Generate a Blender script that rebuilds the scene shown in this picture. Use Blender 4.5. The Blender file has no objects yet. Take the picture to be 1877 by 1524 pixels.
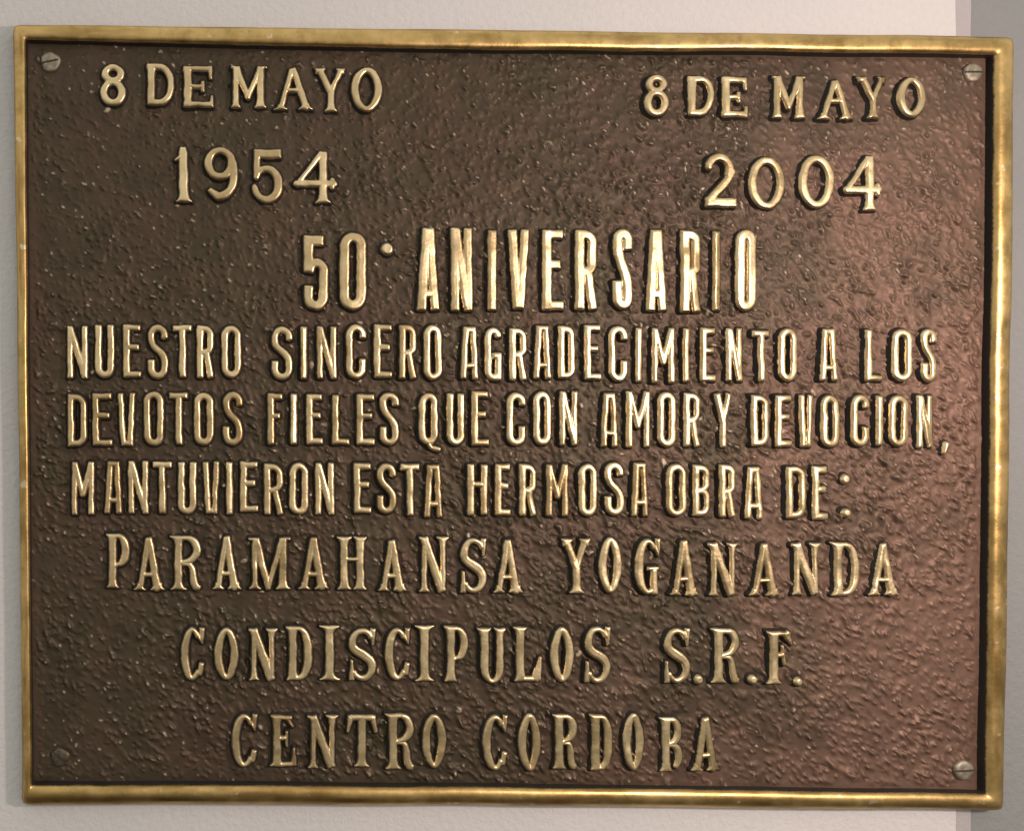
import bpy, math, random
import numpy as np

# ----------------------------------------------------------------------------
# Units: the plaque is measured in "mm-ish" drawing units (1 unit = U metres).
# x runs right, y runs down the wall, h stands out from the wall.
# ----------------------------------------------------------------------------
U = 0.40 / 1835.0
OX, OY = 938.5, 762.0                 # drawing point that sits at the world origin
CX, CY, DIST, HREF = 300.0, 770.0, 1700.0, 17.0   # where the photographer stood
IW, IH = 1877.0, 1524.0

def world(x, y, h):
    return ((x - OX) * U, -h * U, (OY - y) * U)

def seen(x, y, h):
    """drawing position of a point of height h that was measured at (x, y) in the photo"""
    k = (DIST - (h - HREF)) / DIST
    return CX + (x - CX) * k, CY + (y - CY) * k

C = bpy.context.scene.collection
scene = bpy.context.scene

# ------------------------------------------------------------------ camera
cam_d = bpy.data.cameras.new("camera")
cam = bpy.data.objects.new("camera", cam_d)
C.objects.link(cam)
cam.location = world(CX, CY, DIST + HREF)
cam.rotation_euler = (math.radians(90), 0, 0)
cam_d.sensor_width = 36.0
cam_d.lens = 36.0 * DIST / IW
cam_d.shift_x = (IW / 2 - CX) / IW
cam_d.shift_y = (CY - IH / 2) / IW
cam_d.clip_start = 0.01
cam_d.clip_end = 50
scene.camera = cam

# ------------------------------------------------------------------ room light
w = bpy.data.worlds.new("World")
scene.world = w
w.use_nodes = True
nt = w.node_tree
nt.nodes.clear()
out = nt.nodes.new("ShaderNodeOutputWorld")
bg = nt.nodes.new("ShaderNodeBackground")
tc = nt.nodes.new("ShaderNodeTexCoord")
sep = nt.nodes.new("ShaderNodeSeparateXYZ")
mr = nt.nodes.new("ShaderNodeMapRange")
mr.inputs[1].default_value = -1.0
mr.inputs[2].default_value = 1.0
cr = nt.nodes.new("ShaderNodeValToRGB")
cr.color_ramp.elements[0].position = 0.0
cr.color_ramp.elements[0].color = (0.035, 0.03, 0.022, 1)
cr.color_ramp.elements[1].position = 1.0
cr.color_ramp.elements[1].color = (0.80, 0.80, 0.74, 1)
e = cr.color_ramp.elements.new(0.44); e.color = (0.42, 0.405, 0.36, 1)
e = cr.color_ramp.elements.new(0.60); e.color = (0.66, 0.645, 0.59, 1)
nt.links.new(tc.outputs["Generated"], sep.inputs[0])
nt.links.new(sep.outputs["Z"], mr.inputs[0])
nt.links.new(mr.outputs[0], cr.inputs[0])
nt.links.new(cr.outputs[0], bg.inputs[0])
bg.inputs[1].default_value = 1.12
nt.links.new(bg.outputs[0], out.inputs[0])

LX, LY, LH = 2150.0, 560.0, 1560.0
ld = bpy.data.lights.new("room_lamp", 'AREA')
ld.shape = 'DISK'
ld.size = 0.045
ld.energy = 1.36
ld.color = (1.0, 0.79, 0.73)
lamp = bpy.data.objects.new("room_lamp", ld)
C.objects.link(lamp)
lamp.location = world(LX, LY, LH)
from mathutils import Vector
tgt = Vector(world(1100, 760, 0))
lamp.rotation_euler = (tgt - Vector(lamp.location)).to_track_quat('-Z', 'Y').to_euler()

scene.view_settings.view_transform = 'Standard'
scene.view_settings.look = 'None'
scene.view_settings.exposure = 0
scene.view_settings.gamma = 1
scene.view_settings.use_curve_mapping = False

# ------------------------------------------------------------------ noise
def lattice(seed, n=256):
    return np.random.RandomState(seed).rand(n, n).astype(np.float64) * 2 - 1

_lat = {}
def vnoise(x, y, cell, seed):
    """smooth value noise, -1..1"""
    if seed not in _lat:
        _lat[seed] = lattice(seed)
    g = _lat[seed]
    n = g.shape[0]
    fx, fy = np.asarray(x) / cell, np.asarray(y) / cell
    ix, iy = np.floor(fx).astype(int), np.floor(fy).astype(int)
    tx, ty = fx - ix, fy - iy
    tx = tx * tx * tx * (tx * (tx * 6 - 15) + 10)
    ty = ty * ty * ty * (ty * (ty * 6 - 15) + 10)
    a = g[iy % n, ix % n]; b = g[iy % n, (ix + 1) % n]
    c = g[(iy + 1) % n, ix % n]; d = g[(iy + 1) % n, (ix + 1) % n]
    return (a * (1 - tx) + b * tx) * (1 - ty) + (c * (1 - tx) + d * tx) * ty

def sstep(a, b, x):
    t = np.clip((x - a) / (b - a), 0, 1)
    return t * t * (3 - 2 * t)

# ------------------------------------------------------------------ materials
def new_mat(name):
    m = bpy.data.materials.new(name)
    m.use_nodes = True
    t = m.node_tree
    return m, t, t.nodes["Principled BSDF"]

def N(t, kind, **kw):
    n = t.nodes.new(kind)
    for k, v in kw.items():
        setattr(n, k, v)
    return n

def noise_node(t, vec, scale, detail=4, rough=0.55):
    n = N(t, "ShaderNodeTexNoise")
    n.inputs["Scale"].default_value = scale
    n.inputs["Detail"].default_value = detail
    n.inputs["Roughness"].default_value = rough
    t.links.new(vec, n.inputs["Vector"])
    return n.outputs[0]

def ramp(t, fac, stops):
    r = N(t, "ShaderNodeValToRGB")
    els = r.color_ramp.elements
    while len(els) < len(stops):
        els.new(0.5)
    for el, (p, c) in zip(els, stops):
        el.position = p
        el.color = (*c, 1) if len(c) == 3 else c
    t.links.new(fac, r.inputs[0])
    return r.outputs[0]

def mix(t, fac, a, b, mode='MIX'):
    m = N(t, "ShaderNodeMix", data_type='RGBA', blend_type=mode)
    for sock, v in ((m.inputs[0], fac), (m.inputs[6], a), (m.inputs[7], b)):
        if isinstance(v, (int, float)):
            sock.default_value = v
        elif isinstance(v, tuple):
            sock.default_value = (*v, 1)
        else:
            t.links.new(v, sock)
    return m.outputs[2]

def fmap(t, v, a, b, c, d):
    m = N(t, "ShaderNodeMapRange")
    for i, k in zip((1, 2, 3, 4), (a, b, c, d)):
        m.inputs[i].default_value = k
    t.links.new(v, m.inputs[0])
    return m.outputs[0]

def bump(t, h, strength, dist):
    b = N(t, "ShaderNodeBump")
    b.inputs["Strength"].default_value = strength
    b.inputs["Distance"].default_value = dist
    t.links.new(h, b.inputs["Height"])
    return b.outputs[0]

PATINA_SHADE = (0.014, 0.010, 0.007)  # dark patina of the side walls, deepened to paint in their shade

def brass(name, light, dark, rough, stretch=None, blotch=0.0):
    m, t, p = new_mat(name)
    co = N(t, "ShaderNodeTexCoord").outputs["Object"]
    if stretch:
        mp = N(t, "ShaderNodeMapping")
        mp.inputs["Scale"].default_value = stretch
        t.links.new(co, mp.inputs[0])
        co2 = mp.outputs[0]
    else:
        co2 = co
    n1 = noise_node(t, co2, 120, 5, 0.6)
    n2 = noise_node(t, co, 900, 3, 0.6)
    n3 = noise_node(t, co, 28, 3, 0.5)
    base = mix(t, fmap(t, n1, 0.35, 0.68, 0, 1), dark, light)
    base = mix(t, fmap(t, n3, 0.4, 0.7, 0, 0.45), base, light)
    tar = N(t, "ShaderNodeAttribute", attribute_name="tarnish_shade").outputs["Fac"]
    base = mix(t, tar, base, tuple(v * k for v, k in zip(dark, (0.62, 0.56, 0.50))))
    if blotch:
        n4 = noise_node(t, co, 75, 6, 0.7)
        base = mix(t, fmap(t, n4, 0.50, 0.72, 0, blotch), base, tuple(v * k for v, k in zip(dark, (0.45, 0.38, 0.32))))
        n5 = noise_node(t, co, 260, 4, 0.7)
        base = mix(t, fmap(t, n5, 0.60, 0.75, 0, 0.6), base, tuple(v * 0.5 for v in dark))
        n6 = noise_node(t, co, 190, 2, 0.5)
        base = mix(t, fmap(t, n6, 0.68, 0.74, 0, 0.7), base, (0.80, 0.66, 0.45))  # pale spots painted into the colour as glints
    att = N(t, "ShaderNodeAttribute", attribute_name="polish").outputs["Fac"]
    pol = N(t, "ShaderNodeMath", operation='ADD')
    t.links.new(att, pol.inputs[0])
    t.links.new(fmap(t, n2, 0.3, 0.7, -0.10, 0.10), pol.inputs[1])
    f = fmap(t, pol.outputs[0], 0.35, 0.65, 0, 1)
    col = mix(t, f, PATINA_SHADE, base)
    t.links.new(col, p.inputs["Base Color"])
    p.inputs["Metallic"].default_value = 1
    t.links.new(fmap(t, f, 0, 1, 0.0, 1.0), p.inputs["Metallic"])
    rr = N(t, "ShaderNodeMath", operation='ADD')
    t.links.new(fmap(t, f, 0, 1, 0.62 - rough, 0.0), rr.inputs[0])
    t.links.new(fmap(t, n1, 0.3, 0.7, rough - 0.10, rough + 0.12), rr.inputs[1])
    t.links.new(rr.outputs[0], p.inputs["Roughness"])
    hh = N(t, "ShaderNodeMath", operation='ADD')
    t.links.new(n2, hh.inputs[0])
    t.links.new(n1, hh.inputs[1])
    t.links.new(bump(t, hh.outputs[0], 0.16, 0.0003), p.inputs["Normal"])
    return m

M_LETTER = brass("polished_brass_letters", (0.86, 0.69, 0.42), (0.60, 0.45, 0.24), 0.35)
M_FRAME_H = brass("polished_brass_frame", (0.66, 0.455, 0.19), (0.47, 0.31, 0.11), 0.36, blotch=0.6)

def plate_mat():
    m, t, p = new_mat("patinated_bronze_plate")
    co = N(t, "ShaderNodeTexCoord").outputs["Object"]
    big = noise_node(t, co, 22, 6, 0.68)
    mid = noise_node(t, co, 70, 4, 0.6)
    fine = noise_node(t, co, 650, 4, 0.65)
    c1 = mix(t, fmap(t, big, 0.38, 0.62, 0, 1), (0.070, 0.053, 0.028), (0.094, 0.056, 0.035))
    c2 = mix(t, fmap(t, mid, 0.35, 0.7, 0, 0.6), c1, (0.038, 0.028, 0.016))
    att = N(t, "ShaderNodeAttribute", attribute_name="wear_glint").outputs["Fac"]
    c3 = mix(t, att, c2, (0.48, 0.385, 0.28))
    att2 = N(t, "ShaderNodeAttribute", attribute_name="copper_sheen").outputs["Fac"]
    c4 = mix(t, att2, c3, (0.205, 0.117, 0.082))
    t.links.new(c4, p.inputs["Base Color"])
    p.inputs["Metallic"].default_value = 0.55
    t.links.new(fmap(t, fine, 0.3, 0.7, 0.47, 0.66), p.inputs["Roughness"])
    t.links.new(bump(t, fine, 0.22, 0.0004), p.inputs["Normal"])
    return m
M_PLATE = plate_mat()

def paint(name, col, rough=0.75):
    m, t, p = new_mat(name)
    co = N(t, "ShaderNodeTexCoord").outputs["Object"]
    a = noise_node(t, co, 14, 4)
    b = noise_node(t, co, 420, 5, 0.6)
    c = mix(t, fmap(t, a, 0.3, 0.7, 0, 1), tuple(v * 0.965 for v in col), tuple(min(1, v * 1.03) for v in col))
    c = mix(t, fmap(t, b, 0.3, 0.7, 0, 0.6), c, tuple(v * 0.9 for v in col))
    t.links.new(c, p.inputs["Base Color"])
    p.inputs["Roughness"].default_value = rough
    t.links.new(bump(t, b, 0.6, 0.0009), p.inputs["Normal"])
    return m
M_WALL = paint("pale_wall_paint", (0.65, 0.625, 0.61))
M_STRIP = paint("mid_tone_edge", (0.43, 0.40, 0.395))  # mid tone strip between the pale wall and the grey
M_GREY = paint("grey_wall_zone", (0.245, 0.252, 0.246))

def screw_mat(name, light, dark, rough, metal):
    m, t, p = new_mat(name)
    co = N(t, "ShaderNodeTexCoord").outputs["Object"]
    n = noise_node(t, co, 420, 4, 0.6)
    c = mix(t, fmap(t, n, 0.35, 0.65, 0, 1), dark, light)
    t.links.new(c, p.inputs["Base Color"])
    p.inputs["Metallic"].default_value = metal
    p.inputs["Roughness"].default_value = rough
    t.links.new(bump(t, n, 0.4, 0.0004), p.inputs["Normal"])
    return m
M_SCREW = screw_mat("dull_steel_screw", (0.40, 0.355, 0.275), (0.22, 0.185, 0.13), 0.55, 0.7)
M_SCREW_DARK = screw_mat("patinated_screw", (0.15, 0.115, 0.078), (0.07, 0.052, 0.034), 0.42, 0.7)
M_SLOT = screw_mat("dark_screw_slot", (0.05, 0.04, 0.025), (0.025, 0.02, 0.012), 0.8, 0.0)

# ------------------------------------------------------------------ mesh helpers
def make_obj(name, verts, faces, mats, parent=None, smooth=True, attrs=None, mat_idx=None):
    me = bpy.data.meshes.new(name)
    verts = np.asarray(verts, dtype=np.float32)
    if isinstance(faces, np.ndarray):
        nf = len(faces)
        me.vertices.add(len(verts))
        me.vertices.foreach_set("co", verts.ravel())
        me.loops.add(nf * 4)
        me.loops.foreach_set("vertex_index", faces.astype(np.int32).ravel())
        me.polygons.add(nf)
        me.polygons.foreach_set("loop_start", np.arange(nf, dtype=np.int32) * 4)
        me.update(calc_edges=True)
    else:
        me.from_pydata([tuple(v) for v in verts.tolist()], [], faces)
    for m in (mats if isinstance(mats, (list, tuple)) else [mats]):
        me.materials.append(m)
    if mat_idx is not None:
        me.polygons.foreach_set("material_index", np.asarray(mat_idx, dtype=np.int32))
    me.polygons.foreach_set("use_smooth", np.full(len(me.polygons), smooth, dtype=bool))
    for k, v in (attrs or {}).items():
        a = me.attributes.new(k, 'FLOAT', 'POINT')
        a.data.foreach_set("value", np.asarray(v, dtype=np.float32))
    me.validate()
    me.update()
    o = bpy.data.objects.new(name, me)
    C.objects.link(o)
    if parent:
        o.parent = parent
    return o

def to_world(x, y, h, o=(0, 0)):
    """arrays -> Nx3 relative to the drawing point o"""
    return np.stack([(x - o[0]) * U, -h * U, (o[1] - y) * U], axis=-1)

# ------------------------------------------------------------------ wall
def build_wall():
    # three flat zones from pale to grey, each a hair lower than the one before, seen at the right edge
    zs = (-1.4, -700.0), (3000.0)
    X0, X1, X2, X3 = -1500.0, 1767.0, 1797.0, 3600.0
    Y0, Y1 = -1200.0, 2700.0
    prof = [(X0, 0), (X1 - 1.5, 0), (X1, -0.8), (X1 + 0.6, -2.5), (X2 - 1, -2.5), (X2, -3.2), (X2 + 0.8, -5.5), (X3, -5.5)]
    midx = [0, 0, 1, 1, 1, 2, 2]
    ys = np.linspace(Y0, Y1, 260)
    verts, faces, mi = [], [], []
    for j, y in enumerate(ys):
        for k, (x, h) in enumerate(prof):
            wob = 0
            if 0 < k < 7:
                wob = float(vnoise(np.array(k // 4 * 50.0), np.array(y), 60, 5)) * 1.0
            verts.append(world(x + wob, y, h))
    n = len(prof)
    for j in range(len(ys) - 1):
        for k in range(n - 1):
            faces.append((j * n + k, (j + 1) * n + k, (j + 1) * n + k + 1, j * n + k + 1))
            mi.append(midx[k])
    o = make_obj("wall", verts, faces, [M_WALL, M_STRIP, M_GREY], smooth=False, mat_idx=mi)
    o["kind"] = "structure"
    return o
build_wall()

# ------------------------------------------------------------------ plaque root
ROOT = (938.0, 1480.0)
plaque = bpy.data.objects.new("plaque", None)
C.objects.link(plaque)
plaque.location = world(ROOT[0], ROOT[1], 0)
plaque.empty_display_size = 0.02
plaque["label"] = "dark bronze commemorative plaque with raised brass lettering and golden rim on pale wall"
plaque["category"] = "plaque"

PLATE_H = 10.0

# inner foot of the rim and outer edge of the rim, clockwise from top left
def seg(pts, n):
    pts = np.array(pts, float)
    d = np.r_[0, np.cumsum(np.hypot(*np.diff(pts, axis=0).T))]
    s = np.linspace(0, d[-1], n, endpoint=False)
    return np.stack([np.interp(s, d, pts[:, 0]), np.interp(s, d, pts[:, 1])], 1)

def S(pts, h):
    return [seen(x, y, h) for x, y in pts]

NS = 220
inner = np.concatenate([
    seg(S([(51, 79), (480, 90), (940, 98), (1400, 101), (1808, 106)], PLATE_H), NS),
    seg(S([(1808, 106), (1804, 500), (1799, 900), (1792, 1449)], PLATE_H), NS),
    seg(S([(1792, 1449), (1400, 1443), (940, 1438), (500, 1434), (61, 1432)], PLATE_H), NS),
    seg(S([(61, 1432), (57, 1000), (53, 500), (51, 79)], PLATE_H), NS)])
outer = np.concatenate([
    seg(S([(23.5, 44), (480, 47.5), (940, 53), (1400, 59), (1861, 66)], 22), NS),
    seg(S([(1861, 66), (1858, 500), (1852, 1000), (1844, 1490)], 22), NS),
    seg(S([(1844, 1490), (1400, 1488), (940, 1484), (500, 1482), (39, 1480)], 22), NS),
    seg(S([(39, 1480), (35, 1000), (29, 500), (23.5, 44)], 22), NS)])

def build_frame():
    # (share of the way out, height on a flat side, height on a rounded-off side, polish; low on the inner wall, painting its shade)
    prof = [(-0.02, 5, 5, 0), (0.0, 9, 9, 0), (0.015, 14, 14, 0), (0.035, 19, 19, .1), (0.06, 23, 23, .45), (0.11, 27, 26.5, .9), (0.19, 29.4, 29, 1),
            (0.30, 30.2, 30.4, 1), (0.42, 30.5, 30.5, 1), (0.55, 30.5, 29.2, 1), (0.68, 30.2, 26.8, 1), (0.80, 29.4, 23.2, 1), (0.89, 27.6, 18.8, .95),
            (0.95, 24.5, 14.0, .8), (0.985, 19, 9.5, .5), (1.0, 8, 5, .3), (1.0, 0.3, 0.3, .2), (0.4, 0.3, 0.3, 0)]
    q = np.arange(NS) / NS
    side = np.concatenate([np.interp(q, [0, .9, 1], [.1, .1, .3]), np.interp(q, [0, .1, .9, 1], [.3, .5, .6, .8]), np.interp(q, [0, .1, .9, 1], [.8, 1, 1, .7]), np.interp(q, [0, .1, 1], [.7, .3, .1])])
    n = len(inner)
    V, A, T = [], [], []
    # rounded outer corners
    out = outer.copy()
    for c in range(4):
        i = c * NS
        cor = outer[i]
        for k in range(-7, 8):
            j = (i + k) % n
            d = np.hypot(*(outer[j] - cor))
            ctr = inner[i]
            out[j] = outer[j] + (ctr - cor) / np.hypot(*(ctr - cor)) * max(0.0, 1 - d / 16.0) ** 2 * 4.5
    for k, (f, h_flat, h_round, pol) in enumerate(prof):
        h = h_flat + (h_round - h_flat) * side
        p = inner + (out - inner) * f
        wx = vnoise(p[:, 0], p[:, 1], 170, 11) * 1.4 + vnoise(p[:, 0], p[:, 1], 24, 12) * 0.25
        wy = vnoise(p[:, 0], p[:, 1], 170, 13) * 1.4 + vnoise(p[:, 0], p[:, 1], 24, 14) * 0.25
        dh = vnoise(p[:, 0], p[:, 1], 160, 15) * 0.7 + vnoise(p[:, 0], p[:, 1], 21, 16) * 0.16
        if h_flat < 1:
            dh = dh * 0
        V.append(to_world(p[:, 0] + wx, p[:, 1] + wy, h + dh, ROOT))
        per = np.arange(n) * 8.0
        bott = ((np.arange(n) // NS) == 2) * 1.0
        stk = .5 * vnoise(per, per * 0 + k * 37.0, 90, 61) + .35 * vnoise(per, per * 0 + k * 61.0, 28, 62) + .25 * vnoise(per, per * 0, 240, 63)
        T.append(np.clip(.12 + stk + .22 * bott * (f > .35) + .25 * (f > .8), 0, .9))  # tarnish streaks; outer and lower rail darkened to paint in its shade
        A.append(np.clip(pol + vnoise(p[:, 0], p[:, 1], 30, 17) * 0.1 * (pol < 0.95), 0, 1))
    m = len(prof)
    V = np.concatenate(V)
    F = []
    idx = np.arange(n)
    nxt = (idx + 1) % n
    for k in range(m - 1):
        F.append(np.stack([k * n + idx, k * n + nxt, (k + 1) * n + nxt, (k + 1) * n + idx], 1))
    F.append(np.stack([(m - 1) * n + idx, (m - 1) * n + nxt, nxt, idx], 1))
    return make_obj("rim", V, np.concatenate(F), M_FRAME_H, plaque, True, {"polish": np.concatenate(A), "tarnish_shade": np.concatenate(T)})
build_frame()

# ------------------------------------------------------------------ glyphs
# A stroke is (points, half widths, butt at start, butt at end)
def L(pts, hw, b0=True, b1=True):
    pts = [np.array(p, float) for p in pts]
    if np.isscalar(hw):
        hw = [hw] * len(pts)
    return (pts, list(hw), b0, b1)

def arc(cx, cy, rx, ry, a0, a1, n=14, p=2.0):
    out = []
    for i in range(n + 1):
        a = math.radians(a0 + (a1 - a0) * i / n)
        c, s = math.cos(a), math.sin(a)
        out.append((cx + rx * math.copysign(abs(c) ** (2 / p), c), cy - ry * math.copysign(abs(s) ** (2 / p), s)))
    return out

def bez(p0, p1, p2, p3, n=10):
    out = []
    for i in range(n + 1):
        t = i / n
        out.append(tuple((1 - t) ** 3 * a + 3 * (1 - t) ** 2 * t * b + 3 * (1 - t) * t * t * c + t ** 3 * d
                         for a, b, c, d in zip(p0, p1, p2, p3)))
    return out

def loop(w, h, a, ry, x0=0.0, y0=0.0):
    """closed upright racetrack centre line inside a w x h box"""
    rx = w / 2 - a
    ry = min(ry, h / 2 - a)
    return ([*arc(x0 + w / 2, y0 + a + ry, rx, ry, 180, 0, 12), *arc(x0 + w / 2, y0 + h - a - ry, rx, ry, 0, -180, 12),
             (x0 + a, y0 + a + ry)])

def sans(ch, w, h, s, flat_a=True):
    a = s / 2
    r = w / 2 - a
    ry = r * 1.15
    if ch == 'I':
        return [L([(w / 2, 0), (w / 2, h)], min(a, w / 2))]
    if ch in 'O0':
        return [L(loop(w, h, a, ry), a, False, False)]
    if ch == 'Q':
        hb = h * 0.885
        return [L(loop(w - 2, hb, a, ry), a, False, False),
                L([(w * 0.42, hb - a), (w * 0.62, h - 8), (w - 1, h - 5)], [4, 5, 5], False, False)]
    if ch == 'U':
        return [L([(a, 0), *arc(w / 2, h - a - ry, r, ry, 180, 360, 14), (w - a, 0)], a)]
    if ch == 'C':
        return [L([(w - a, h * 0.27), *arc(w / 2, a + ry, r, ry, 0, 180, 14), *arc(w / 2, h - a - ry, r, ry, 180, 360, 14),
                   (w - a, h * 0.62)], a)]
    if ch == 'G':
        return [L([(w - a, h * 0.20), *arc(w / 2, a + ry, r, ry, 20, 180, 14), *arc(w / 2, h - a - ry, r, ry, 180, 330, 12)], a),
                L([(w * 0.42, h * 0.53), (w, h * 0.53)], a * .9), L([(w - a, h * 0.48), (w - a, h)], a)]
    if ch == 'S':
        y1, y2 = a + ry, h - a - ry
        q = (a, h * .5), (w - a, h * .44)
        return [L([(w - a, h * .27), *arc(w / 2, y1, r, ry, 0, 180, 14), *bez((a, y1 + 2), (a, h * .48), (w - a, h * .45), (w - a, y2 - 8), 12),
                   *arc(w / 2, y2, r, ry, 0, -180, 14), (a, h * .63)], a)]
    if ch == 'E':
        return [L([(a, 0), (a, h)], a), L([(0, a), (w * .96, a)], a * .95), L([(a, h * .43), (w * .86, h * .43)], a * .95),
                L([(0, h - a), (w, h - a)], a * .95)]
    if ch == 'F':
        return [L([(a, 0), (a, h)], a), L([(0, a), (w, a)], a * .95), L([(a, h * .44), (w * .85, h * .44)], a * .9)]
    if ch == 'L':
        return [L([(a, 0), (a, h)], a), L([(0, h - a), (w, h - a)], a * .95)]
    if ch == 'T':
        return [L([(w / 2, 2), (w / 2 + 1, h)], a), L([(0, a), (w, a)], a * .95)]
    if ch == 'H':
        return [L([(a, 0), (a, h)], a), L([(w - a, 0), (w - a, h)], a), L([(a, h * .40), (w - a, h * .40)], a * .85)]
    if ch == 'N':
        return [L([(a * .9, 0), (a, h)], a * .88), L([(w - a, 0), (w - a * .9, h)], a * .88),
                L([(a * 1.0, 3), (w - a * 1.0, h - 6)], a * .95)]
    if ch == 'M':
        return [L([(a, 0), (a, h)], a * .9), L([(w - a, 0), (w - a, h)], a * .9),
                L([(a, 2), (w / 2, h * .62)], a * .85, True, False), L([(w - a, 2), (w / 2, h * .62)], a * .85, True, False)]
    if ch == 'V':
        if w < 40:
            return [L([(a * .9, 0), (w * .34, h)], a * .85), L([(w - a * .9, 0), (w * .70, h)], a * .85), L([(w * .30, h - a * .9), (w * .74, h - a * .9)], a * .85)]
        return [L([(a, 0), (w / 2 - a * .25, h)], a * .9), L([(w - a, 0), (w / 2 + a * .25, h)], a * .9)]
    if ch == 'A':
        if flat_a:
            t = w * .30
            return [L([(t + 1, 0), (a * .9, h)], a * .9), L([(w - t - 1, 0), (w - a * .9, h)], a * .9),
                    L([(t - a * .5, a * .9), (w - t + a * .5, a * .9)], a * .9),
                    L([(a, h * .74), (w - a, h * .74)], a * .8)]
        return [L([(w / 2 - a * .25, 0), (a, h)], a * .95), L([(w / 2 + a * .25, 0), (w - a, h)], a * .95),
                L([(a, h * .79), (w - a, h * .79)], a * .9)]
    if ch == 'Y':
        return [L([(a, 0), (w * .52, h * .55)], a * .95, True, False), L([(w - a, 0), (w * .52, h * .50)], a * .85, True, False),
                L([(w * .52, h * .42), (w * .50, h)], a * .95, False, True)]
    if ch == 'D':
        r2 = w - 2 * a
        return [L([(a, 0), (a, h)], a),
                L([(0, a), (w * .45, a), *arc(w * .45, a + ry, w * .55 - a, ry, 90, 0, 8), *arc(w * .45, h - a - ry, w * .55 - a, ry, 0, -90, 8), (0, h - a)], a * .95)]
    if ch in 'RPB':
        hb = h * .52 if ch != 'B' else h * .5
        ryb = min(ry, hb / 2 - a * .7)
        st = [L([(a, 0), (a, h)], a),
              L([(0, a), (w * .42, a), *arc(w * .42, a + ryb, w * .56 - a, ryb, 90, 0, 8), *arc(w * .42, hb - ryb, w * .56 - a, ryb, 0, -90, 8), (a, hb)], a * .95)]
        if ch == 'R':
            st.append(L([(w * .55, hb - 2), (w - a * .95, h)], a * .95, False, True))
        if ch == 'B':
            st.append(L([(a, hb), (w * .42, hb), *arc(w * .42, hb + ryb, w * .58 - a, ryb, 90, 0, 8), *arc(w * .42, h - a - ryb, w * .58 - a, ryb, 0, -90, 8), (0, h - a)], a * .95))
        return st
    if ch == '5':
        y2 = h - a - ry
        return [L([(0, a * 1.1), (w * .84, a * 1.1)], a * 1.1), L([(a, 0), (a, h * .50)], a),
                L([(a, h * .50), *arc(w / 2 + 1, h * .36 + ry, r, ry * .95, 150, 0, 12), *arc(w / 2, y2, r, ry, 0, -180, 14), (a, h * .66)], a * .95)]
    raise KeyError(ch)

def ring(w, h, thick, thin, p=2.0, x0=0.0, y0=0.0):
    pts = arc(x0 + w / 2, y0 + h / 2, w / 2 - thick, h / 2 - thin, 90, 450, 40, p)
    hw = [thin + (thick - thin) * abs(math.cos(math.radians(90 + 360 * i / 40))) ** 0.9 for i in range(41)]
    return L(pts, hw, False, False)

def flare(xc, yb, ye, wb, we):
    """bracketed serif: a trumpet-shaped polygon from half width wb at yb to we at ye (flat end)"""
    L_, R_ = [], []
    for i in range(7):
        q = i / 6
        ww = wb + (we - wb) * q ** 2.6
        y = yb + (ye - yb) * q * .86
        L_.append((xc - ww, y)); R_.append((xc + ww, y))
    L_.append((xc - we, ye)); R_.append((xc + we, ye))
    return ('P', [np.array(p, float) for p in L_ + R_[::-1]])

def stem(x, y0, y1, a, f0=None, f1=None, x1=None, k=15):
    """stem with flared ends (bracketed serifs)"""
    out = [L([(x, y0), (x, y1)], a)]
    if f0:
        out.append(flare(x, y0 + k, y0, a * .98, f0))
    if f1:
        out.append(flare(x, y1 - k, y1, a * .98, f1))
    return out

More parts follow.
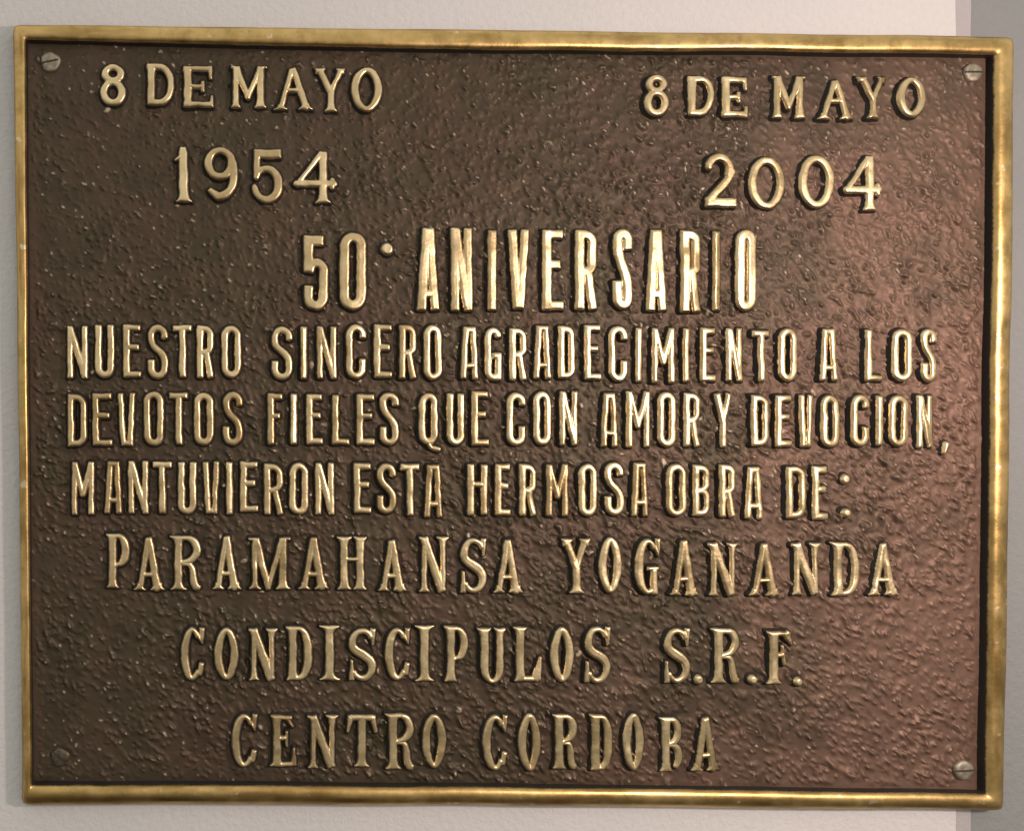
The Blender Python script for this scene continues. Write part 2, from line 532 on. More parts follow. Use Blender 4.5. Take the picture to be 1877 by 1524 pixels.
def serif(ch, w, h, s, t):
    a, b = s / 2, t / 2
    fl = a + 4.5
    fb = b + 5.5
    if ch == 'I':
        return [stem(w / 2, 0, h, a * 1.05, w / 2, w / 2)]
    if ch == 'O':
        return [ring(w, h, a * 1.02, b * 1.1, 1.75)]
    if ch == '0':
        return [ring(w, h, a, a * .85, 2.0)]
    if ch == 'A':
        tx = w * .48
        return [L([(tx, 2), (w * .22, h - 6)], [b * 1.3, b * 1.25], True, False), L([(tx + 1, 0), (w * .76, h - 5)], [a * .8, a * 1.05], True, False),
                flare(w * .20, h - 13, h, b * 1.15, w * .20), flare(w * .77, h - 14, h, a * 1.05, w * .23),
                L([(w * .26, h * .71), (w * .72, h * .71)], b * 1.05)]
    if ch == 'N':
        return [stem(w * .20, 0, h, b * 1.15, None, w * .17), stem(w * .80, 0, h, b * 1.15, w * .19, None),
                L([(w * .17, 0), (w * .80, h)], [a * 1.05, a * 1.05]), L([(0, 3), (w * .24, 3)], 3.2)]
    if ch == 'M':
        return [stem(w * .16, 0, h, b * 1.2, None, w * .145), stem(w * .82, 0, h, a * .95, None, w * .17),
                L([(w * .17, 1), (w * .47, h * .97)], [a * 1.0, b * 1.2], True, False), L([(w * .80, 2), (w * .47, h * .97)], [b * 1.2, b * 1.1], True, False),
                L([(0, 3), (w * .22, 3)], 3.2), L([(w * .76, 3), (w, 3)], 3.2)]
    if ch == 'H':
        return [stem(w * .24, 0, h, a * .95, w * .23, w * .23), stem(w * .77, 0, h, a * .95, w * .22, w * .22),
                L([(w * .24, h * .42), (w * .77, h * .42)], b)]
    if ch in 'PRB':
        sx = w * .27
        hb = h * (.62 if ch == 'P' else .52)
        rb = hb / 2 - b
        st = [stem(sx, 0, h, a, w * .27, w * .25),
              L([(sx, b * 1.2), *arc(w * .50, b + rb, w * .47 - a, rb, 90, -90, 16), (sx, hb)], [b] + [b + (a - b) * math.sin(math.pi * i / 16) ** .8 for i in range(17)] + [b])]
        if ch == 'R':
            st.append(L([(w * .40, hb), *bez((w * .52, hb), (w * .80, hb), (w * .66, h * .80), (w * .80, h - 6), 8), (w - 2, h - 3)], [b, b] + [a * (.75 + .25 * i / 7) for i in range(8)] + [b], False, True))
        if ch == 'B':
            rb2 = (h - hb) / 2 - b * .5
            st.append(L([(sx, hb), *arc(w * .52, hb + rb2, w * .48 - a, rb2, 90, -62, 16)], [b] + [b + (a - b) * math.sin(math.pi * i / 16) ** .8 for i in range(17)]))
        return st
    if ch == 'D':
        sx = w * .28
        return [stem(sx, 0, h, a, w * .26, w * .22),
                L([(sx, b), (w * .42, b * 1.1), *arc(w * .46, h / 2, w * .54 - a, h / 2 - b, 90, -90, 20, 2.3), (sx, h - b)], [b, b] + [b + (a - b) * math.sin(math.pi * i / 20) ** .7 for i in range(21)] + [b])]
    if ch in 'CG':
        e = -42 if ch == 'C' else -60
        n = 26
        pts = arc(w * .52, h / 2, w * .52 - a, h / 2 - b, 42, 360 + e, n, 2.0)
        hw = [b * 1.05 + (a - b) * max(0, -math.cos(math.radians(42 + (360 + e - 42) * i / n))) ** .8 for i in range(n + 1)]
        st = [L(pts, hw, True, True), L([(w * .93, 0), (w * .93, h * .30)], [b * 1.2, 2.6])]
        st.append(L([(w * .70, h * .10), (w * .95, h * .30)], [b, 2.2], False, False))
        if ch == 'C':
            st.append(L([(w * .93, h * .66), (w * .84, h * .86)], [b * 1.1, b * 1.2], True, False))
        else:
            st += [L([(w * .78, h * .52), (w * .78, h)], a * .95), L([(w * .46, h * .535), (w, h * .535)], 4.2), L([(w * .62, h - 3), (w * .95, h - 3)], 3)]
        return st
    if ch == 'S':
        ry = h * .235
        r = w / 2 - b * 1.3
        pts = [*arc(w / 2, b + ry, r, ry, 20, 180, 14), *bez((w / 2 - r, b + ry + 2), (w * .12, h * .48), (w * .86, h * .50), (w / 2 + r, h - b - ry), 12), *arc(w / 2, h - b - ry, r, ry, 0, -160, 14)]
        n = len(pts)
        hw = []
        for i in range(n):
            u = i / (n - 1)
            hw.append(b * 1.1 + (a * 1.05 - b) * math.exp(-((u - .5) / .24) ** 2))
        return [L(pts, hw, True, True), L([(w * .90, 0), (w * .90, h * .34)], [b * 1.2, 2.6]), L([(w * .09, h * .60), (w * .10, h)], [2.8, b * 1.25])]
    if ch == 'E':
        sx = w * .30
        return [stem(sx, 0, h, a, w * .27, w * .30), L([(sx, b), (w * .9, b)], b), L([(w * .70, b), (w * .93, h * .25)], [b, 3], False, True),
                L([(sx, h * .46), (w * .70, h * .44)], b), L([(w * .68, h * .30), (w * .68, h * .62)], [3, 3]),
                L([(sx, h - b), (w * .95, h - b)], b), L([(w * .94, h), (w * .97, h * .62)], [b * 1.4, 2.6])]
    if ch == 'F':
        sx = w * .28
        return [stem(sx, 0, h, a * 1.05, w * .26, w * .28), L([(sx, b), (w * .92, b)], b), L([(w * .66, b), (w * .98, h * .28)], [b, 3.2], False, True),
                L([(w * .78, 2), (w * .95, h * .22)], [b, 4], False, True),
                L([(sx, h * .46), (w * .66, h * .44)], b), L([(w * .58, h * .26), (w * .70, h * .66)], [3, 4])]
    if ch == 'T':
        return [stem(w / 2, 0, h, a, None, w * .25), L([(w * .10, b * 1.3), (w * .90, b * 1.3)], b * 1.3),
                L([(w * .14, 2), (w * .05, h * .32)], [b * 1.3, 4], True, False), L([(w * .84, 2), (w * .95, h * .32)], [b * 1.4, 4], True, False)]
    if ch == 'U':
        r = w * .31
        return [L([(w * .24, 0), *arc(w * .52, h * .70, w * .28, h * .30 - b, 180, 360, 14), (w * .80, 0)],
                  [a] + [a - (a - b) * math.sin(math.pi * i / 14) * .9 for i in range(15)] + [b * 1.3]),
                flare(w * .24, 14, 0, a, w * .25), flare(w * .80, 14, 0, b * 1.3, w * .20)]
    if ch == 'L':
        return [stem(w * .24, 0, h, a, w * .24, w * .22), L([(w * .2, h - b), (w * .92, h - b)], b * 1.1), L([(w * .80, h - 2), (w * .95, h * .56)], [a * 1.3, 2.8], True, False),
                L([(w * .72, h), (w * .84, h * .78)], [a, a * .8], True, False)]
    if ch == 'Y':
        return [L([(w * .20, 3), (w * .52, h * .54)], a * .9, True, False), L([(w * .83, 3), (w * .54, h * .52)], b * 1.3, True, False),
                flare(w * .20, 14, 0, a * .95, w * .20), flare(w * .82, 13, 0, b * 1.4, w * .18),
                stem(w * .53, h * .45, h, a * .95, None, w * .25)]
    raise KeyError(ch)

def roman(ch, w, h, s):
    """lighter rounded roman of the two date lines"""
    a = s / 2
    if ch == '8':
        h1 = h * .47
        return [ring(w * .88, h1, a * .95, a * .85, 2.0, w * .06, 0), ring(w, h - h1 + a * 1.3, a * 1.0, a * .9, 2.0, 0, h1 - a * 1.3)]
    if ch == 'D':
        return [L([(a + 2, 0), (a + 2, h)], [a * 1.15, a]), L([(0, a * .8), (w * .40, a * .8), *arc(w * .40, h / 2, w * .60 - a, h / 2 - a * .8, 90, -90, 18, 2.2), (2, h - a * .8)], a * .9)]
    if ch == 'E':
        return [L([(a + 2, 0), (a + 2, h)], a * 1.05), L([(0, a * .85), (w * .95, a * .85)], a * .8), L([(w * .90, 0), (w * .94, h * .30)], [a * .8, 3.5], True, False),
                L([(a, h * .50), (w * .70, h * .50)], a * .7), L([(w * .67, h * .36), (w * .67, h * .64)], 4.2),
                L([(0, h - a * .85), (w * .96, h - a * .85)], a * .8), L([(w * .93, h), (w * .97, h * .74)], [a * .8, 3], True, False)]
    if ch == 'M':
        return [stem(w * .15, 0, h, a * .85, None, w * .13), stem(w * .82, 0, h, a * .95, None, w * .16), L([(w * .14, 1), (w * .48, h * .74)], [a * 1.05, a * .8], True, False),
                L([(w * .82, 1), (w * .48, h * .74)], a * .75, True, False), L([(0, 3), (w * .2, 3)], 3), L([(w * .8, 3), (w, 3)], 3)]
    if ch == 'A':
        return [L([(w * .47, 2), (w * .18, h - 5)], a * .75, True, False), L([(w * .48, 0), (w * .82, h - 5)], [a * .8, a], True, False),
                flare(w * .17, h - 11, h, a * .7, w * .17), flare(w * .81, h - 12, h, a, w * .19),
                L([(w * .28, h * .54), (w * .70, h * .54)], a * .65)]
    if ch == 'Y':
        return [L([(w * .16, 2), (w * .54, h * .58)], a * .85, True, False), L([(w * .86, 2), (w * .54, h * .55)], a * .75, True, False),
                flare(w * .17, 10, 0, a, w * .17), flare(w * .85, 10, 0, a * .85, w * .15), stem(w * .54, h * .46, h, a * .9, None, w * .20)]
    if ch == 'O':
        return [ring(w, h, a * 1.05, a * .8, 1.85)]
    if ch == '1':
        return [L([(w * .46, 0), (w * .47, 12), (w * .52, h)], [a * .7, a * 1.05, a * 1.15]), flare(w * .52, h - 13, h, a * 1.1, w * .46), L([(w * .06, h * .24), (w * .45, h * .16)], [3, 5], False, False)]
    if ch == '9':
        rb = h * .62
        return [ring(w * .96, rb, a * 1.0, a * .85, 2.1), L([(w * .96 - a, rb * .45), *bez((w - a, rb * .5), (w * 1.0, h * .80), (w * .66, h - a), (w * .42, h - a), 12), (w * .14, h * .78)], [a] * 10 + [a * 1.0] * 4 + [5.0], False, True)]
    if ch == '5':
        ry = h * .285
        return [L([(2, a * 1.15), (w * .94, a * 1.15)], a * 1.15), L([(a * .85 + 2, 0), (a * .75 + 2, h * .52)], [a * .9, a * .8]),
                L([(a * .8 + 1, h * .52), *arc(w * .46, h - a * .9 - ry, w * .54 - a, ry, 135, -165, 22), (3, h * .68)], [a * .7] + [a * .7 + a * .35 * math.sin(math.pi * i / 22) for i in range(23)] + [4.5], False, False)]
    if ch == '4':
        return [stem(w * .72, 0, h, a, None, w * .20), L([(w * .70, 2), (w * .06, h * .62)], [a * .7, a * .7], True, False), L([(2, h * .625), (w, h * .625)], a * .9, False, False), L([(w * .97, h * .55), (w * .97, h * .70)], 5, False, False)]
    if ch == '2':
        return [L([(a * .9, h * .22), *arc(w * .44, a + h * .24, w * .44 - a * .8, h * .24, 165, -20, 16), *bez((w * .84, h * .36), (w * .74, h * .56), (w * .34, h * .68), (a * 1.2, h - a * 1.6), 10)],
                  [a * .95] * 14 + [a] * 14 + [a * 1.1], False, False), L([(0, h - a * 1.2), (w, h - a)], a * 1.2)]
    if ch == '0':
        return [ring(w, h, a * 1.0, a * .85, 2.0)]
    raise KeyError(ch)

def dot(r):
    return [L([(r, r), (r + .01, r)], r, False, False)]

def comma(w, h):
    return [L([(w * .6, 6), (w * .25, h - 3)], [6.5, 3], False, False)]

# ------------------------------------------------------------------ signed distance -> relief
def poly_sd(P, X, Y):
    d = np.full(X.shape, 1e9)
    sgn = np.ones(X.shape)
    n = len(P)
    for i in range(n):
        a, b = P[i], P[i - 1]
        ex, ey = b[0] - a[0], b[1] - a[1]
        wx, wy = X - a[0], Y - a[1]
        t = np.clip((wx * ex + wy * ey) / max(ex * ex + ey * ey, 1e-9), 0, 1)
        d = np.minimum(d, (wx - ex * t) ** 2 + (wy - ey * t) ** 2)
        c1, c2, c3 = Y >= a[1], Y < b[1], ex * wy > ey * wx
        flip = (c1 & c2 & c3) | (~c1 & ~c2 & ~c3)
        sgn = np.where(flip, -sgn, sgn)
    return sgn * np.sqrt(d)

def flat(strokes):
    out = []
    for q in strokes:
        if isinstance(q, list):
            out += q
        else:
            out.append(q)
    return out

def sdf(strokes, X, Y, k=1.6):
    D = np.full(X.shape, 1e3)
    for stroke in strokes:
        if len(stroke) == 2:
            D = np.minimum(D, poly_sd(stroke[1], X, Y) - .6)
            continue
        pts, hw, b0, b1 = stroke
        n = len(pts)
        for i in range(n - 1):
            A, B = pts[i], pts[i + 1]
            d = B - A
            ln = math.hypot(*d)
            if ln < 1e-6:
                continue
            d = d / ln
            px, py = X - A[0], Y - A[1]
            u = px * d[0] + py * d[1]
            v = np.abs(-px * d[1] + py * d[0])
            t = np.clip(u / ln, 0, 1)
            wd = hw[i] + (hw[i + 1] - hw[i]) * t
            uc = np.clip(u, 0, ln)
            first, last = (i == 0 and b0), (i == n - 2 and b1)
            capd = np.hypot(u - uc, v) - wd
            if first or last:
                lo = np.where(u < 0, v - wd, capd) if first else capd
                cd = np.where((u > ln), v - wd, lo) if last else lo
                cut = np.full(X.shape, -1e3)
                if first:
                    cut = np.maximum(cut, -u)
                if last:
                    cut = np.maximum(cut, u - ln)
                # rounded corner intersection
                r = min(2.6, max(1.0, wd.min() * .5))
                q0, q1 = cd + r, cut + r
                sd = np.minimum(np.maximum(q0, q1), 0) + np.hypot(np.maximum(q0, 0), np.maximum(q1, 0)) - r
            else:
                sd = capd
            D = np.minimum(D, sd)
    return D

LETTER_H = 12.0
STEP = 1.25
rng = random.Random(77)

def relief(name, strokes, x0, y0, parent, height=LETTER_H, fade=0.0, seed=0, worn=0.0, crown=0.22, tarnish_shade=0.0):
    strokes = flat(strokes)
    allp = np.array([p for st in strokes for p in (st[1] if len(st) == 2 else st[0])])
    allw = max(max(st[1]) for st in strokes if len(st) != 2)
    lo = np.minimum(allp.min(0) - allw, 0) - 9
    hi = allp.max(0) + allw + 9
    xs = np.arange(lo[0], hi[0], STEP)
    ys = np.arange(lo[1], hi[1], STEP)
    X, Y = np.meshgrid(xs, ys)
    gx, gy = X + x0, Y + y0
    wx = vnoise(gx, gy, 17, 21) * 0.7 + vnoise(gx, gy, 6.5, 22) * 0.3
    wy = vnoise(gx, gy, 17, 23) * 0.7 + vnoise(gx, gy, 6.5, 24) * 0.3
    D = sdf(strokes, X + wx, Y + wy) + vnoise(gx, gy, 13, 25) * 0.4 + 0.35
    t = -D
    wall = np.clip((t + 4.3) / 5.0, 0, 1)
    wall = wall ** 1.35
    cr = np.clip(t / 5.0, 0, 1)
    top = (1 - crown) + crown * (1 - (1 - cr) ** 2)
    wspan = max(hi[0] - lo[0] - 18, 1)
    loc = 1 - fade * sstep(0.25, 1.0, X / wspan)
    loc = loc - worn * sstep(-0.3, 0.8, vnoise(gx, gy, 34, 31 + seed % 5))
    H = height * loc * wall * top + (vnoise(gx, gy, 16, 26) * .2 + vnoise(gx, gy, 3.6, 27) * .06) * wall
    H = H - 4.0 * (1 - np.clip((t + 5.2) / 1.4, 0, 1))
    keep = D < 5.8
    cell = keep[:-1, :-1] & keep[1:, :-1] & keep[:-1, 1:] & keep[1:, 1:]
    used = np.zeros_like(keep)
    used[:-1, :-1] |= cell; used[1:, :-1] |= cell; used[:-1, 1:] |= cell; used[1:, 1:] |= cell
    ids = np.full(keep.shape, -1)
    ids[used] = np.arange(used.sum())
    F = np.stack([ids[:-1, :-1][cell], ids[1:, :-1][cell], ids[1:, 1:][cell], ids[:-1, 1:][cell]], 1)
    pol = sstep(-0.7, 0.6, t)  # side walls take the dark patina, which also paints the shadow fringe
    tarn = np.clip(tarnish_shade + fade * 1.1 * sstep(.3, .9, X / wspan) + .25 * vnoise(gx, gy, 34, 34) + .10 * vnoise(gx, gy, 8, 35), 0, 1)
    pol = pol - 0.14 * sstep(0.2, 0.7, vnoise(gx, gy, 15, 28))
    V = to_world(gx[used], gy[used], PLATE_H + H[used], (x0, y0))
    o = make_obj(name, V, F, M_LETTER, parent, True, {"polish": np.clip(pol[used], 0, 1), "tarnish_shade": tarn[used]})
    o.location = Vector(world(x0, y0, 0)) - Vector(parent_world(parent))
    return o

_pw = {}
def parent_world(p):
    return _pw[p.name]
_pw[plaque.name] = tuple(plaque.location)

SANS3 = lambda c, w, h: sans(c, w, h, 19.0, False)
SANS = lambda c, w, h: sans(c, w, h, 13.6)
SER = lambda c, w, h: serif(c, w, h, 15.6, 9.4)
ROM1 = lambda c, w, h: roman(c, w, h, 14.4)
ROM2 = lambda c, w, h: roman(c, w, h, 16.0)

LINES = [
 (ROM1, [('8',183,231,116,194),('D',268,321,116,193),('E',335,390,119,197),('M',422,490,120,198),('A',502,574,123,201),('Y',577,633,125,204),('O',643,701,122,205)]),
 (ROM1, [('8',1179,1226,136,213),('D',1259,1311,138,211),('E',1321,1371,140,215),('M',1415,1478,138,216),('A',1498,1566,145,218),('Y',1570,1626,140,217),('O',1642,1699,141,215)]),
 (ROM2, [('1',320,353,268,370),('9',374,435,269,368),('5',463,519,273,373),('4',542,612,277,372)]),
 (ROM2, [('2',1291,1350,280,380),('0',1371,1440,287,383),('0',1463,1530,284,381),('4',1550,1611,285,385)]),
 (SANS3, [('5',556,602,431,570),('0',622,672,425,569),('.',697,722,444,470),('A',763,807,417,570),('N',825,867,417,571),('I',893,911,421,570),('V',929,972,420,567),
          ('E',993,1034,420,570),('R',1053,1096,421,569),('S',1122,1160,419,568),('A',1182,1224,421,571),('R',1246,1286,421,573),('I',1305,1322,423,571),('O',1347,1387,421,571)]),
 (SANS, [('N',122,162,597,695),('U',174,210,595,694),('E',225,260,594,693),('S',270,309,595,696),('T',316,352,595,693),('R',360,393,596,694),('O',405,443,596,694),
         ('S',497,537,598,698),('I',549,565,599,696),('N',580,618,598,696),('C',634,672,594,696),('E',685,720,594,694),('R',731,765,595,696),('O',776,811,595,698),
         ('A',843,878,599,696),('G',888,920,600,699),('R',933,967,601,698),('A',977,1011,596,696),('D',1022,1054,597,695),('E',1070,1102,595,698),('C',1115,1151,597,700),
         ('I',1164,1178,601,701),('M',1193,1237,601,703),('I',1250,1265,601,701),('E',1283,1314,600,700),('N',1329,1363,601,700),('T',1377,1412,605,700),('O',1425,1462,601,700),
         ('A',1501,1537,602,699),('L',1584,1619,604,700),('O',1633,1671,603,700),('S',1687,1718,603,701)]),
 (SANS, [('D',123,160,722,820),('E',169,207,720,819),('V',215,249,720,819),('O',263,301,717,818),('T',310,345,719,817),('O',355,392,719,818),('S',408,446,718,818),
         ('F',490,519,721,816),('I',531,546,722,816),('E',561,593,722,816),('L',608,641,724,817),('E',653,688,722,817),('S',696,732,719,818),('Q',767,805,720,829),('U',818,852,721,818),('E',864,897,717,818),
         ('C',928,964,719,818),('O',977,1011,717,817),('N',1024,1060,717,818),('A',1100,1134,720,820),('M',1146,1193,717,821),('O',1204,1240,718,820),('R',1252,1285,720,820),('Y',1307,1343,721,822),
         ('D',1375,1410,724,819),('E',1420,1454,724,820),('V',1462,1492,724,821),('O',1504,1540,724,821),('C',1558,1594,723,819),('I',1604,1618,725,818),('O',1628,1665,724,820),('N',1679,1713,725,822),(',',1726,1742,810,833)]),
 (SANS, [('M',130,174,846,945),('A',191,225,846,943),('N',234,273,845,943),('T',279,315,846,943),('U',326,361,847,944),('V',371,403,846,943),('I',414,428,847,944),('E',440,474,846,940),('R',483,521,850,945),('O',530,566,848,945),('N',577,614,848,945),
         ('E',648,682,849,942),('S',690,727,849,943),('T',733,770,850,946),('A',777,812,852,950),('H',856,894,851,946),('E',907,937,850,946),('R',951,985,850,947),('M',1000,1043,851,948),('O',1060,1095,850,948),('S',1107,1144,847,946),('A',1156,1190,848,948),
         ('O',1220,1258,850,948),('B',1269,1303,852,948),('R',1317,1348,851,949),('A',1364,1400,857,953),('D',1440,1477,855,951),('E',1488,1520,855,954),('.',1541,1560,869,887),('.',1541,1560,931,949)]),
 (SER, [('P',194,240,979,1079),('A',245,302,985,1083),('R',311,371,983,1082),('A',389,442,983,1081),('M',455,533,986,1081),('A',547,603,986,1081),('H',618,673,985,1082),('A',693,745,990,1084),('N',767,823,985,1086),('S',845,891,987,1088),('A',904,958,989,1087),
        ('Y',1028,1082,988,1088),('O',1097,1141,985,1088),('G',1163,1209,988,1091),('A',1227,1280,990,1092),('N',1297,1353,996,1093),('A',1372,1430,996,1093),('N',1450,1506,997,1092),('D',1521,1576,995,1093),('A',1591,1647,996,1092)]),
 (SER, [('C',331,373,1151,1249),('O',392,438,1151,1248),('N',455,509,1153,1248),('D',523,573,1149,1248),('I',586,623,1148,1248),('S',640,689,1153,1249),('C',705,751,1152,1248),('I',761,796,1148,1250),('P',814,860,1149,1250),('U',876,927,1153,1254),('L',941,993,1150,1250),('O',1008,1053,1150,1252),('S',1072,1119,1150,1253),
        ('S',1218,1264,1152,1253),('.',1272,1291,1238,1257),('R',1302,1359,1153,1253),('.',1371,1389,1238,1257),('F',1404,1454,1158,1255),('.',1455,1473,1242,1261)]),
 (SER, [('C',424,470,1310,1408),('E',494,541,1312,1407),('N',563,620,1312,1409),('T',635,692,1311,1407),('R',706,761,1309,1411),('O',773,819,1309,1410),
        ('C',884,929,1311,1413),('O',949,992,1309,1415),('R',1012,1060,1310,1411),('D',1080,1123,1311,1413),('O',1141,1182,1309,1414),('B',1209,1253,1316,1415),('A',1266,1321,1315,1414)]),
]

# letters that came out of the mould weak on their right side, and letters the polishing cloth missed
FADE = {('E', 1283): .5, ('E', 1420): .5, ('N', 1679): .45, ('T', 1377): .4, ('E', 1321): .5, ('Y', 1570): .4, ('O', 1642): .3, ('E', 1488): .55,
        ('A', 1266): .55, ('B', 1209): .4, ('O', 1141): .35, ('F', 1404): .35, ('R', 1302): .3, ('N', 1329): .35, ('N', 1450): .3, ('M', 1415): .3,
        ('A', 1498): .3, ('I', 1305): .25, ('R', 1246): .3, ('L', 1584): .35, ('V', 1462): .3, ('O', 1347): .25}
TARNISH = {('E', 169): .6, ('F', 490): .6, ('A', 191): .65, ('V', 215): .3, ('O', 263): .4, ('E', 335): .45, ('E', 225): .4, ('E', 494): .6, ('C', 424): .4,
           ('C', 331): .4, ('P', 194): .4, ('A', 245): .45, ('O', 392): .35, ('5', 556): .3, ('O', 622): .3, ('.', 697): 0, ('.', 1272): 0, ('.', 1371): 0}

LINE_LABELS = ["8 DE MAYO date at the upper left", "8 DE MAYO date at the upper right", "year 1954 in round digits", "year 2004 in round digits",
               "50 ANIVERSARIO in the tallest narrow capitals", "narrow capitals beginning NUESTRO SINCERO", "narrow capitals beginning DEVOTOS FIELES",
               "narrow capitals beginning MANTUVIERON ESTA", "serif capitals just under the narrow text", "serif capitals beginning CONDISCIPULOS", "serif capitals reading CENTRO CORDOBA"]

GLYPH_BOXES = []
cnt = 0
for fn, items in LINES:
    xa, xb = items[0][1], items[-1][2]
    yb = max(i[4] for i in items)
    line = bpy.data.objects.new("text_line", None)
    C.objects.link(line)
    line.parent = plaque
    line.empty_display_size = 0.005
    wpos = world((xa + xb) / 2, yb, PLATE_H)
    _pw[line.name] = wpos
    line.location = Vector(wpos) - Vector(plaque.location)
    line["label"] = LINE_LABELS[LINES.index((fn, items))]
    for ch, x0, x1, y0, y1 in items:
        cnt += 1
        ww, hh = float(x1 - x0), float(y1 - y0)
        worn = 0.0
        if ch == '.':
            st = dot(ww / 2)
            name = "dot"
        elif ch == ',':
            st = comma(ww, hh)
            name = "comma"
        else:
            st = fn(ch, ww, hh)
            name = "numeral" if ch.isdigit() else "letter"
        fade = FADE.get((ch, x0), rng.uniform(0, .22))
        tarnish_shade = TARNISH.get((ch, x0), max(0.0, rng.gauss(.20, .19)))
        worn = rng.uniform(0, .16)
        relief(name, st, x0, y0, line, LETTER_H * rng.uniform(.92, 1.06), fade, cnt, worn, crown=.5 if ch in '.,' else .26, tarnish_shade=tarnish_shade)
        GLYPH_BOXES.append((x0, y0, x1, y1))

# ------------------------------------------------------------------ plate
def build_plate():
    step = 1.8
    nx, ny = int(1790 / step), int(1390 / step)
    # a grid stretched between the four inner corners (a few units under the rim's foot)
    tl, tr, br, bl = inner[0], inner[NS], inner[2 * NS], inner[3 * NS]
    u, v = np.meshgrid(np.linspace(-.004, 1.004, nx), np.linspace(-.006, 1.006, ny))
    X = (tl[0] * (1 - u) + tr[0] * u) * (1 - v) + (bl[0] * (1 - u) + br[0] * u) * v
    Y = (tl[1] * (1 - u) + tr[1] * u) * (1 - v) + (bl[1] * (1 - u) + br[1] * u) * v
    # grain leans down to the right; longer towards the lower right
    k = sstep(.15, .9, (u * .75 + v * .6))
    ca, sa = math.cos(math.radians(52)), math.sin(math.radians(52))
    A = X * ca + Y * sa
    B = -X * sa + Y * ca
    # the sand of the mould: thousands of separate grains, rounder at the top, dragged out lower right
    peb = vnoise(X, Y, 6.5, 42) * .10 + vnoise(X, Y, 13, 45) * .28
    nibs = np.zeros_like(X)
    g = np.random.RandomState(9)
    wX, wY = X[0, -1] - X[0, 0], Y[-1, 0] - Y[0, 0]
    def grain(count, r0, r1, h0, h1, target):
        for _ in range(count):
            gu, gv = g.rand(), g.rand()
            kk = float(np.clip((gu * .75 + gv * .6 - .15) / .75, 0, 1))
            rad = g.uniform(r0, r1)
            el = 1.15 + g.rand() * (.5 + 1.0 * kk)
            an_ = math.radians(g.normal(48, 32 - 14 * kk))
            hg = g.uniform(h0, h1) ** 1.0
            ci, cj = gu * (nx - 1), gv * (ny - 1)
            R = int(rad * el * 1.9 / step) + 1
            i0, i1, j0, j1 = max(0, int(ci) - R), min(nx, int(ci) + R + 2), max(0, int(cj) - R), min(ny, int(cj) + R + 2)
            dx = (np.arange(i0, i1) - ci)[None, :] * step
            dy = (np.arange(j0, j1) - cj)[:, None] * step
            c_, s_ = math.cos(an_), math.sin(an_)
            q = ((dx * c_ + dy * s_) / (rad * el)) ** 2 + ((-dx * s_ + dy * c_) / rad) ** 2
            target[j0:j1, i0:i1] += hg * np.exp(-q * 1.3)
    grain(13000, 2.8, 5.4, .4, 1.3, peb)
    grain(7500, 2.2, 3.4, .7, 1.9, peb)
    grain(1500, 1.9, 3.0, -1.5, -.6, peb)
    grain(1500, 2.0, 3.2, .9, 1.9, nibs)
    amp = .95 + .40 * vnoise(X, Y, 95, 46) + .22 * vnoise(X, Y, 34, 53) + .15 * k - .50 * sstep(.42, 0, v) * sstep(.62, .95, u) - .40 * sstep(.72, 1, v) * sstep(.25, 0, u) - .3 * sstep(.15, 0, v) * sstep(.2, 0, u)
    amp = np.clip(amp, .32, 1.3)
    rimd = np.minimum.reduce([X - (tl[0] * (1 - v) + bl[0] * v), (tr[0] * (1 - v) + br[0] * v) - X, Y - (tl[1] * (1 - u) + tr[1] * u), (bl[1] * (1 - u) + br[1] * u) - Y])
    amp = amp * (.15 + .85 * sstep(2, 16, rimd))
    H = PLATE_H - 1.0 + amp * (peb * 2.0 + nibs * 1.7) + vnoise(X, Y, 130, 49) * 0.8 * sstep(0, 40, rimd) + vnoise(X, Y, 3.2, 50) * .07
    # casting scars beside some letters, and loose beads of metal
    r = random.Random(5)
    scars = []
    for _ in range(46):
        x0, y0, x1, y1 = r.choice(GLYPH_BOXES)
        scars.append((r.uniform(x0 - 10, x1 + 12), r.uniform(y0 - 8, y1 + 8), r.uniform(2.5, 5.5), r.uniform(1.5, 3.5), r.uniform(0, 3.1)))
    scars += [(1177, 595, 3.5, 5, 1.4), (1720, 612, 4, 6.5, 1.5), (404, 985, 3.5, 6, 1.6), (843, 1306, 4.5, 4.5, 0), (836, 1422, 3.5, 5, 1.6), (1085, 1013, 4, 4, 0),
              (1667, 682, 5, 5, 0), (1720, 760, 4, 4.5, .8), (1745, 1378, 4, 6, -.9), (100, 1369, 2.2, 2.6, -.9), (106, 1377, 2.2, 2.8, -.9), (113, 1386, 2.2, 2.8, -.9), (119, 1394, 2.2, 2.6, -.9), (100, 1402, 2.6, 2.8, 0), (110, 1403, 2.6, 2.8, 0), (120, 1402, 2.4, 2.6, 0),
              (1660, 700, 4, 4, .7), (1700, 712, 4, 5, -.6), (1734, 748, 4, 5, .4), (1724, 780, 4, 4, 1.2), (1676, 660, 3.5, 5, 1.2), (1722, 640, 3, 4.5, .6), (1690, 830, 4, 3.5, 0), (1190, 600, 3, 3, 0), (452, 640, 3, 5, 1.5), (535, 634, 3, 4.5, .9)]
    wear_glint = np.zeros_like(X)
    for sx, sy, rad, hgt, ang in scars:
        m = (np.abs(X - sx) < 30) & (np.abs(Y - sy) < 30)
        if not m.any():
            continue
        dx, dy = X[m] - sx, Y[m] - sy
        c, s = math.cos(ang), math.sin(ang)
        q = np.exp(-(((dx * c + dy * s) / (rad * 1.7)) ** 2 + ((-dx * s + dy * c) / rad) ** 2))
        H[m] += hgt * q
        wear_glint[m] = np.maximum(wear_glint[m], sstep(.45, .8, q) * .9)
    # rubbed high points, their pale colour also painting in glints
    wear_glint = np.maximum(wear_glint, sstep(.55, 1.3, nibs) * .8)
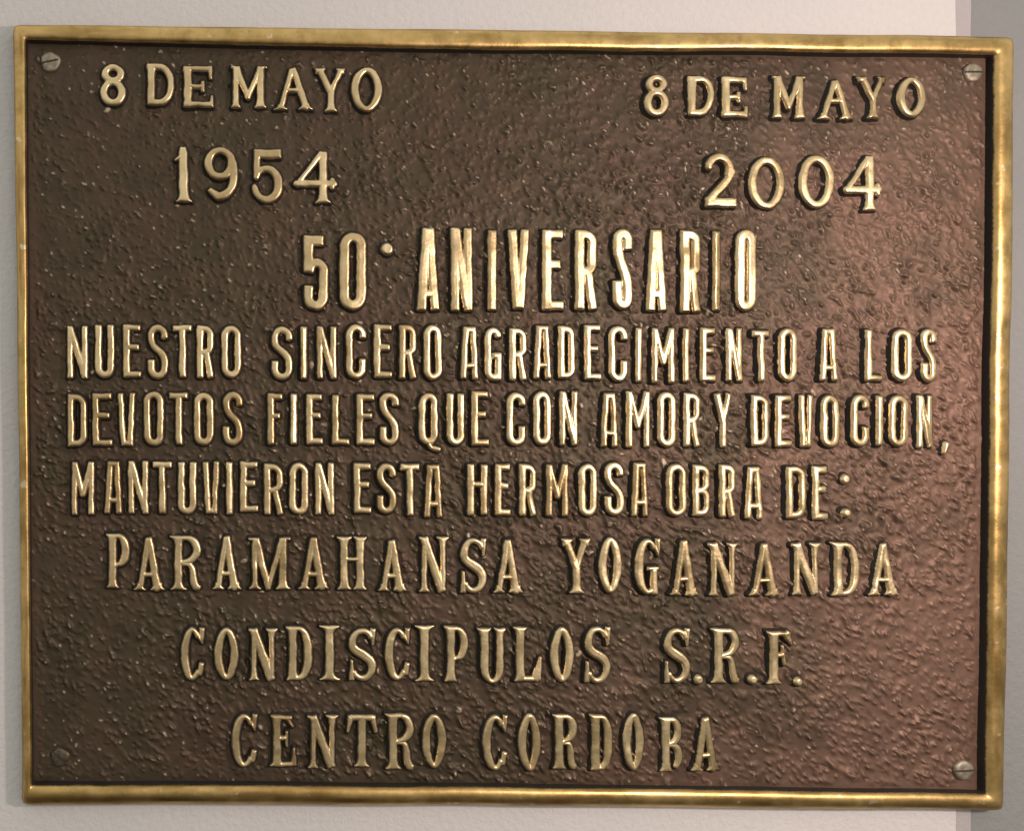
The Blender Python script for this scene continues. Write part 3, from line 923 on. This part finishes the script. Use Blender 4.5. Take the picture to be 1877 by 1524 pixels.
    wear_glint = np.maximum(wear_glint, sstep(1.6, 3.0, peb) * .4)
    edge = np.minimum.reduce([X - (tl[0] * (1 - v) + bl[0] * v), (tr[0] * (1 - v) + br[0] * v) - X])
    copper_sheen = sstep(.58, 1.04, u + .10 * (v - .4) + .16 * vnoise(X, Y, 160, 51) + .08 * vnoise(X, Y, 50, 52)) * .75  # reddish patina tint, strongest at right where it paints in the lamp's pink sheen
    copper_sheen = np.maximum(copper_sheen, sstep(24, 4, X - (tl[0] * (1 - v) + bl[0] * v)) * .25)
    idx = np.arange(nx * ny).reshape(ny, nx)
    F = np.stack([idx[:-1, :-1], idx[1:, :-1], idx[1:, 1:], idx[:-1, 1:]], -1).reshape(-1, 4)
    V = to_world(X.ravel(), Y.ravel(), H.ravel(), ROOT)
    # back of the plate
    per = np.concatenate([idx[0, :-1], idx[:-1, -1], idx[-1, :0:-1], idx[:0:-1, 0]])
    nb = len(V)
    Vb = V[per].copy()
    Vb[:, 1] = -0.6 * U
    pn = np.roll(np.arange(len(per)), -1)
    Fs = np.stack([per, per[pn], nb + pn, nb + np.arange(len(per))], 1)
    V = np.concatenate([V, Vb])
    z = np.zeros(len(Vb))
    return make_obj("plate", V, np.concatenate([F, Fs]), M_PLATE, plaque, True,
                    {"wear_glint": np.r_[wear_glint.ravel(), z], "copper_sheen": np.r_[copper_sheen.ravel(), z]})
build_plate()

# ------------------------------------------------------------------ screws
def screw(x, y, r, hgt, ang, mat, label=None, jag=0.0):
    rings = [(1.0, -2), (1.0, hgt * .45), (.94, hgt * .72), (.80, hgt * .92), (.55, hgt * 1.0), (.28, hgt * 1.02)]
    n = 64
    V = []
    rr = random.Random(int(x))
    wob = [1 + jag * math.sin(3 * a * 2 * math.pi / n + 1) + jag * .7 * math.sin(5 * a * 2 * math.pi / n) for a in range(n)]
    for f, h in rings:
        for a in range(n):
            t = 2 * math.pi * a / n
            V.append((math.cos(t) * f * r * wob[a], math.sin(t) * f * r * wob[a], h))
    V.append((0, 0, hgt * 1.02))
    F = []
    for k in range(len(rings) - 1):
        for a in range(n):
            b = (a + 1) % n
            F.append((k * n + a, k * n + b, (k + 1) * n + b, (k + 1) * n + a))
    last = (len(rings) - 1) * n
    for a in range(n):
        F.append((last + a, last + (a + 1) % n, len(V) - 1))
    P = [(vx * U, -(PLATE_H + vz) * U, vy * U) for vx, vy, vz in V]
    o = make_obj("screw", P, F, mat, plaque, True)
    o.location = Vector(world(x, y, 0)) - Vector(plaque.location)
    if label:
        o["label"] = label
    # driver slot: a shallow groove, laid as a thin dark bar sunk in the head
    c, s = math.cos(ang), math.sin(ang)
    hw, hl = 1.7, r * .93
    SV, SF = [], []
    m = 14
    for k in range(m + 1):
        q = -1 + 2 * k / m
        hz = float(np.interp(abs(q) * .93, [0, .28, .55, .80, .94], [hgt * 1.02, hgt * 1.02, hgt, hgt * .92, hgt * .72])) + .35
        for sgn in (-1, 1):
            lx, ly = q * hl, sgn * hw * (1 + .2 * math.sin(k * 2.1 + x))
            SV.append((lx * c - ly * s, lx * s + ly * c, hz))
            SV.append((lx * c - ly * s, lx * s + ly * c, hz - 2.5))
    for k in range(m):
        b = 4 * k
        SF += [(b, b + 4, b + 6, b + 2), (b, b + 1, b + 5, b + 4), (b + 2, b + 6, b + 7, b + 3)]
    P = [(vx * U, -(PLATE_H + vz) * U, vy * U) for vx, vy, vz in SV]
    make_obj("slot", P, SF, M_SLOT, o, False)
    return o

screw(*seen(92, 111, 17), 18.0, 6.5, math.radians(12), M_SCREW, "pale worn screw with paint flecks", .045)
screw(*seen(1786, 131, 17), 17.2, 7.0, math.radians(0), M_SCREW, None, .012)
screw(*seen(1769, 1414, 17), 18.0, 8.0, math.radians(3), M_SCREW, None, .012)
screw(*seen(110, 1390, 13), 17.0, 4.6, math.radians(140), M_SCREW_DARK, "dark screw hidden under the patina", .05)
